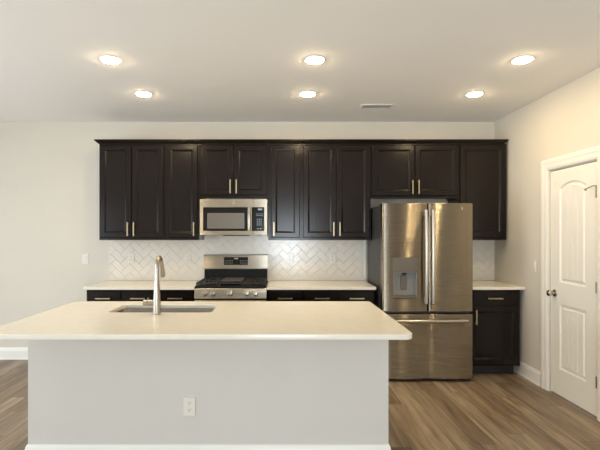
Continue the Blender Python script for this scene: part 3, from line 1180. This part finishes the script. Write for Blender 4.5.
# ------------------------------------------------------------------ gas range
RX0, RX1 = -0.8555, -0.1275
RF = 4.462
rg = thing('gas_range', 'stainless gas range with black cooktop, knobs and tall back panel', 'range', ((RX0 + RX1) / 2, 4.75, 0))
o = obj('body', box(RX0 + 0.001, RX1 - 0.001, RF + 0.012, YW - 0.03, 0.02, 0.896), M['black'], rg)
bm = bmesh.new()
for xx in (RX0 + 0.05, RX1 - 0.05):
    for yy in (RF + 0.06, YW - 0.08):
        bm = bmesh.new()
        add_lathe(bm, (xx, yy, 0.0003), (0, 0, 1), [(0.018, 0), (0.018, 0.0195)], 12)
        obj('foot', bm, M['black'], rg)
# sloping control panel
bm = bmesh.new()
cy = [(RF + 0.011, 0.797), (RF - 0.020, 0.797), (RF - 0.026, 0.803), (RF - 0.012, 0.893), (RF - 0.004, 0.900), (RF + 0.011, 0.900)]
add_loops(bm, [[(RX0, y, z) for y, z in cy], [(RX1, y, z) for y, z in cy]])
pn = obj('control_panel', bm, M['steel_bright'], rg)
ax = Vector((0, -0.9880, 0.1537))
for i, px in enumerate((204.6, 213.2, 230.2, 246.6, 255.4)):
    x = (px - 279) / 99.0
    bm = bmesh.new()
    base = Vector((x, RF - 0.0185, 0.853)) + ax * 0.0008
    add_lathe(bm, base, ax, [(0.029, 0), (0.029, 0.004), (0.024, 0.006), (0.0245, 0.022), (0.022, 0.027), (0.006, 0.028)], 24)
    q = base + ax * 0.0283
    obj('knob', bm, M['steel_light'], pn, smooth=True)
# oven door and warming drawer
bm = bmesh.new()
add_box(bm, RX0 + 0.003, RX1 - 0.003, RF - 0.024, RF + 0.010, 0.215, 0.782, 0.004)
od = obj('oven_door', bm, M['steel_bright'], rg)
bm = bmesh.new()
add_box(bm, RX0 + 0.10, RX1 - 0.10, RF - 0.0265, RF - 0.0243, 0.33, 0.62, 0.001)
obj('oven_window', bm, M['black_glass'], od)
bm = bmesh.new()
add_tube(bm, [(RX0 + 0.05, RF - 0.072, 0.725), (RX1 - 0.05, RF - 0.072, 0.725)], 0.012, 14)
for xx in (RX0 + 0.08, RX1 - 0.08):
    add_box(bm, xx - 0.01, xx + 0.01, RF - 0.072, RF - 0.0244, 0.715, 0.735)
obj('handle', bm, M['steel_light'], od, smooth=True)
bm = bmesh.new()
add_box(bm, RX0 + 0.003, RX1 - 0.003, RF - 0.020, RF + 0.010, 0.06, 0.205, 0.004)
obj('drawer', bm, M['steel_bright'], rg)
# cooktop tray
bm = bmesh.new()
add_box(bm, RX0, RX1, RF - 0.004, YW - 0.10, 0.901, 0.922, 0.006)
obj('cooktop', bm, M['black'], rg)
for (cx, cyy, r) in ((-0.735, 4.60, 0.045), (-0.735, 4.86, 0.038), (-0.245, 4.60, 0.045), (-0.245, 4.86, 0.035)):
    bm = bmesh.new()
    add_lathe(bm, (cx, cyy, 0.9225), (0, 0, 1), [(r, 0), (r, 0.006), (r * 0.8, 0.008), (r * 0.8, 0.014), (r * 0.7, 0.017), (0.005, 0.018)], 24)
    obj('burner', bm, M['iron'], rg, smooth=True)


def grate(x0, x1, y0, y1):
    bm = bmesh.new()
    w, z0, z1 = 0.0065, 0.942, 0.957
    for yy in (y0, y1, (y0 + y1) / 2):
        add_box(bm, x0, x1, yy - w, yy + w, z0, z1, 0.002, 1)
    for xx in (x0 + w, x1 - w):
        add_box(bm, xx - w, xx + w, y0, y1, z0, z1, 0.002, 1)
    cx = (x0 + x1) / 2
    for q in (0.25, 0.75):
        yy = y0 + (y1 - y0) * q
        add_box(bm, cx - w, cx + w, yy - 0.09, yy - 0.025, z0, z1, 0.002, 1)
        add_box(bm, cx - w, cx + w, yy + 0.025, yy + 0.09, z0, z1, 0.002, 1)
        add_box(bm, x0, cx - 0.03, yy - w, yy + w, z0, z1, 0.002, 1)
        add_box(bm, cx + 0.03, x1, yy - w, yy + w, z0, z1, 0.002, 1)
    for xx in (x0 + w, x1 - w):
        for yy in (y0 + 0.004, y1 - 0.004):
            add_box(bm, xx - w, xx + w, yy - w, yy + w, 0.9223, z0)
    return bm


obj('grate', grate(RX0 + 0.012, RX0 + 0.238, RF + 0.022, 4.972), M['iron'], rg)
obj('grate', grate(RX0 + 0.245, RX1 - 0.245, RF + 0.022, 4.972), M['iron'], rg)
obj('grate', grate(RX1 - 0.238, RX1 - 0.012, RF + 0.022, 4.972), M['iron'], rg)
bm = bmesh.new()
add_box(bm, RX0 + 0.252, RX1 - 0.252, RF + 0.10, 4.93, 0.9575, 0.968, 0.003)
o = obj('griddle', bm, M['griddle'], rg)
o['label'] = 'flat grey griddle plate'
# back guard: black riser, stainless console
bm = bmesh.new()
add_box(bm, RX0 + 0.006, RX1 - 0.006, 5.012, YW - 0.031, 0.897, 1.052, 0.002)
obj('back_riser', bm, M['black'], rg)
bm = bmesh.new()
gy = [(YW - 0.022, 1.0525), (4.992, 1.0525), (4.988, 1.060), (5.004, 1.208), (5.010, 1.215), (YW - 0.022, 1.215)]
add_loops(bm, [[(RX0, y, z) for y, z in gy], [(RX1, y, z) for y, z in gy]])
gd = obj('back_console', bm, M['steel_bright'], rg)
bm = bmesh.new()
dy = [(4.9935, 1.100), (4.9915, 1.100), (5.0005, 1.188), (5.0025, 1.188)]
add_loops(bm, [[((223.9 - 279) / 88.1, y, z) for y, z in dy], [((248.0 - 279) / 88.1, y, z) for y, z in dy]])
ds = obj('display', bm, M['black_glass'], rg)
bm = bmesh.new()
cxx = (236.0 - 279) / 88.1
for i in range(4):
    xx = cxx - 0.020 + i * 0.0105 + (0.003 if i > 1 else 0)
    add_box(bm, xx, xx + 0.007, 4.9962, 4.9975, 1.166, 1.179)
obj('clock_digits', bm, M['plate'], ds)
for r_ in range(3):
    for c_ in list(range(5)) + list(range(9, 14)):
        xx, zz = (225.3 - 279) / 88.1 + c_ * 0.0186, 1.112 + r_ * 0.018
        yy = 4.9915 + (zz - 1.1) / 0.088 * 0.009
        obj('button', box(xx, xx + 0.009, yy - 0.0006, yy + 0.0012, zz, zz + 0.005), M['grey_plastic'], ds)

# ------------------------------------------------------------------ ceiling fittings
GL = 'recessed ceiling lights'


def ceiling_light(label, x, y):
    t = thing('recessed_light', label, 'ceiling light', (x, y, CEIL), GL)
    bm = bmesh.new()
    loops = []
    for (r, z) in ((0.084, -0.0005), (0.084, -0.003), (0.080, -0.0045), (0.068, -0.0045), (0.065, -0.003), (0.065, -0.0005)):
        loops.append([(x + r * math.cos(2 * math.pi * i / 48), y + r * math.sin(2 * math.pi * i / 48), CEIL + z) for i in range(48)])
    add_loops(bm, loops + [loops[0]], False, False)
    bmesh.ops.remove_doubles(bm, verts=bm.verts[:], dist=1e-6)
    bmesh.ops.recalc_face_normals(bm, faces=bm.faces[:])
    obj('trim_ring', bm, M['vent'], t, smooth=True)
    bm = bmesh.new()
    add_lathe(bm, (x, y, CEIL - 0.001), (0, 0, -1), [(0.063, 0), (0.063, 0.004), (0.060, 0.008), (0.046, 0.012), (0.022, 0.0140), (0.005, 0.0145)], 40)
    obj('lens', bm, M['lens'], t, smooth=True)
    return t


LX = (-1.256, 0.268, 1.815)
first = ceiling_light('left one of the three ceiling lights nearest the viewer, above the island', LX[0], 3.28)
for x, y, lab in ((LX[1], 3.28, 'middle one of the three ceiling lights nearest the viewer, above the island'),
                  (LX[2], 3.28, 'right one of the three ceiling lights nearest the viewer, by the right wall'),
                  (LX[0], 4.08, 'left one of the three ceiling lights nearest the wall cabinets'),
                  (LX[1], 4.08, 'middle one of the three ceiling lights nearest the wall cabinets'),
                  (LX[2], 4.08, 'right one of the three ceiling lights nearest the wall cabinets')):
    dup(first, (x, y, CEIL), lab)

vx, vy = 0.992, 4.475
vt = thing('ceiling_vent', 'small white slatted air vent in the ceiling above the upper cabinets', 'vent', (vx, vy, CEIL))
bm = bmesh.new()
fill_prism(bm, [(vx - 0.165, vy - 0.075), (vx + 0.165, vy - 0.075), (vx + 0.165, vy + 0.075), (vx - 0.165, vy + 0.075)],
           [[(vx - 0.140, vy - 0.050), (vx + 0.140, vy - 0.050), (vx + 0.140, vy + 0.050), (vx - 0.140, vy + 0.050)]], CEIL - 0.008, CEIL - 0.0005, 0.002)
obj('frame', bm, M['vent'], vt)
obj('duct_shade', box(vx - 0.141, vx + 0.141, vy - 0.051, vy + 0.051, CEIL - 0.0012, CEIL - 0.0004), M['slot'], vt)  # thin dark sheet painting the shade behind the slats, no real opening
bm = bmesh.new()
for i in range(7):
    yy = vy - 0.043 + i * 0.0143
    add_loops(bm, [[(xx, yy - 0.005, CEIL - 0.0075), (xx, yy - 0.005, CEIL - 0.0065), (xx, yy + 0.003, CEIL - 0.0020), (xx, yy + 0.003, CEIL - 0.0030)] for xx in (vx - 0.139, vx + 0.139)])
obj('slats', bm, M['vent'], vt)
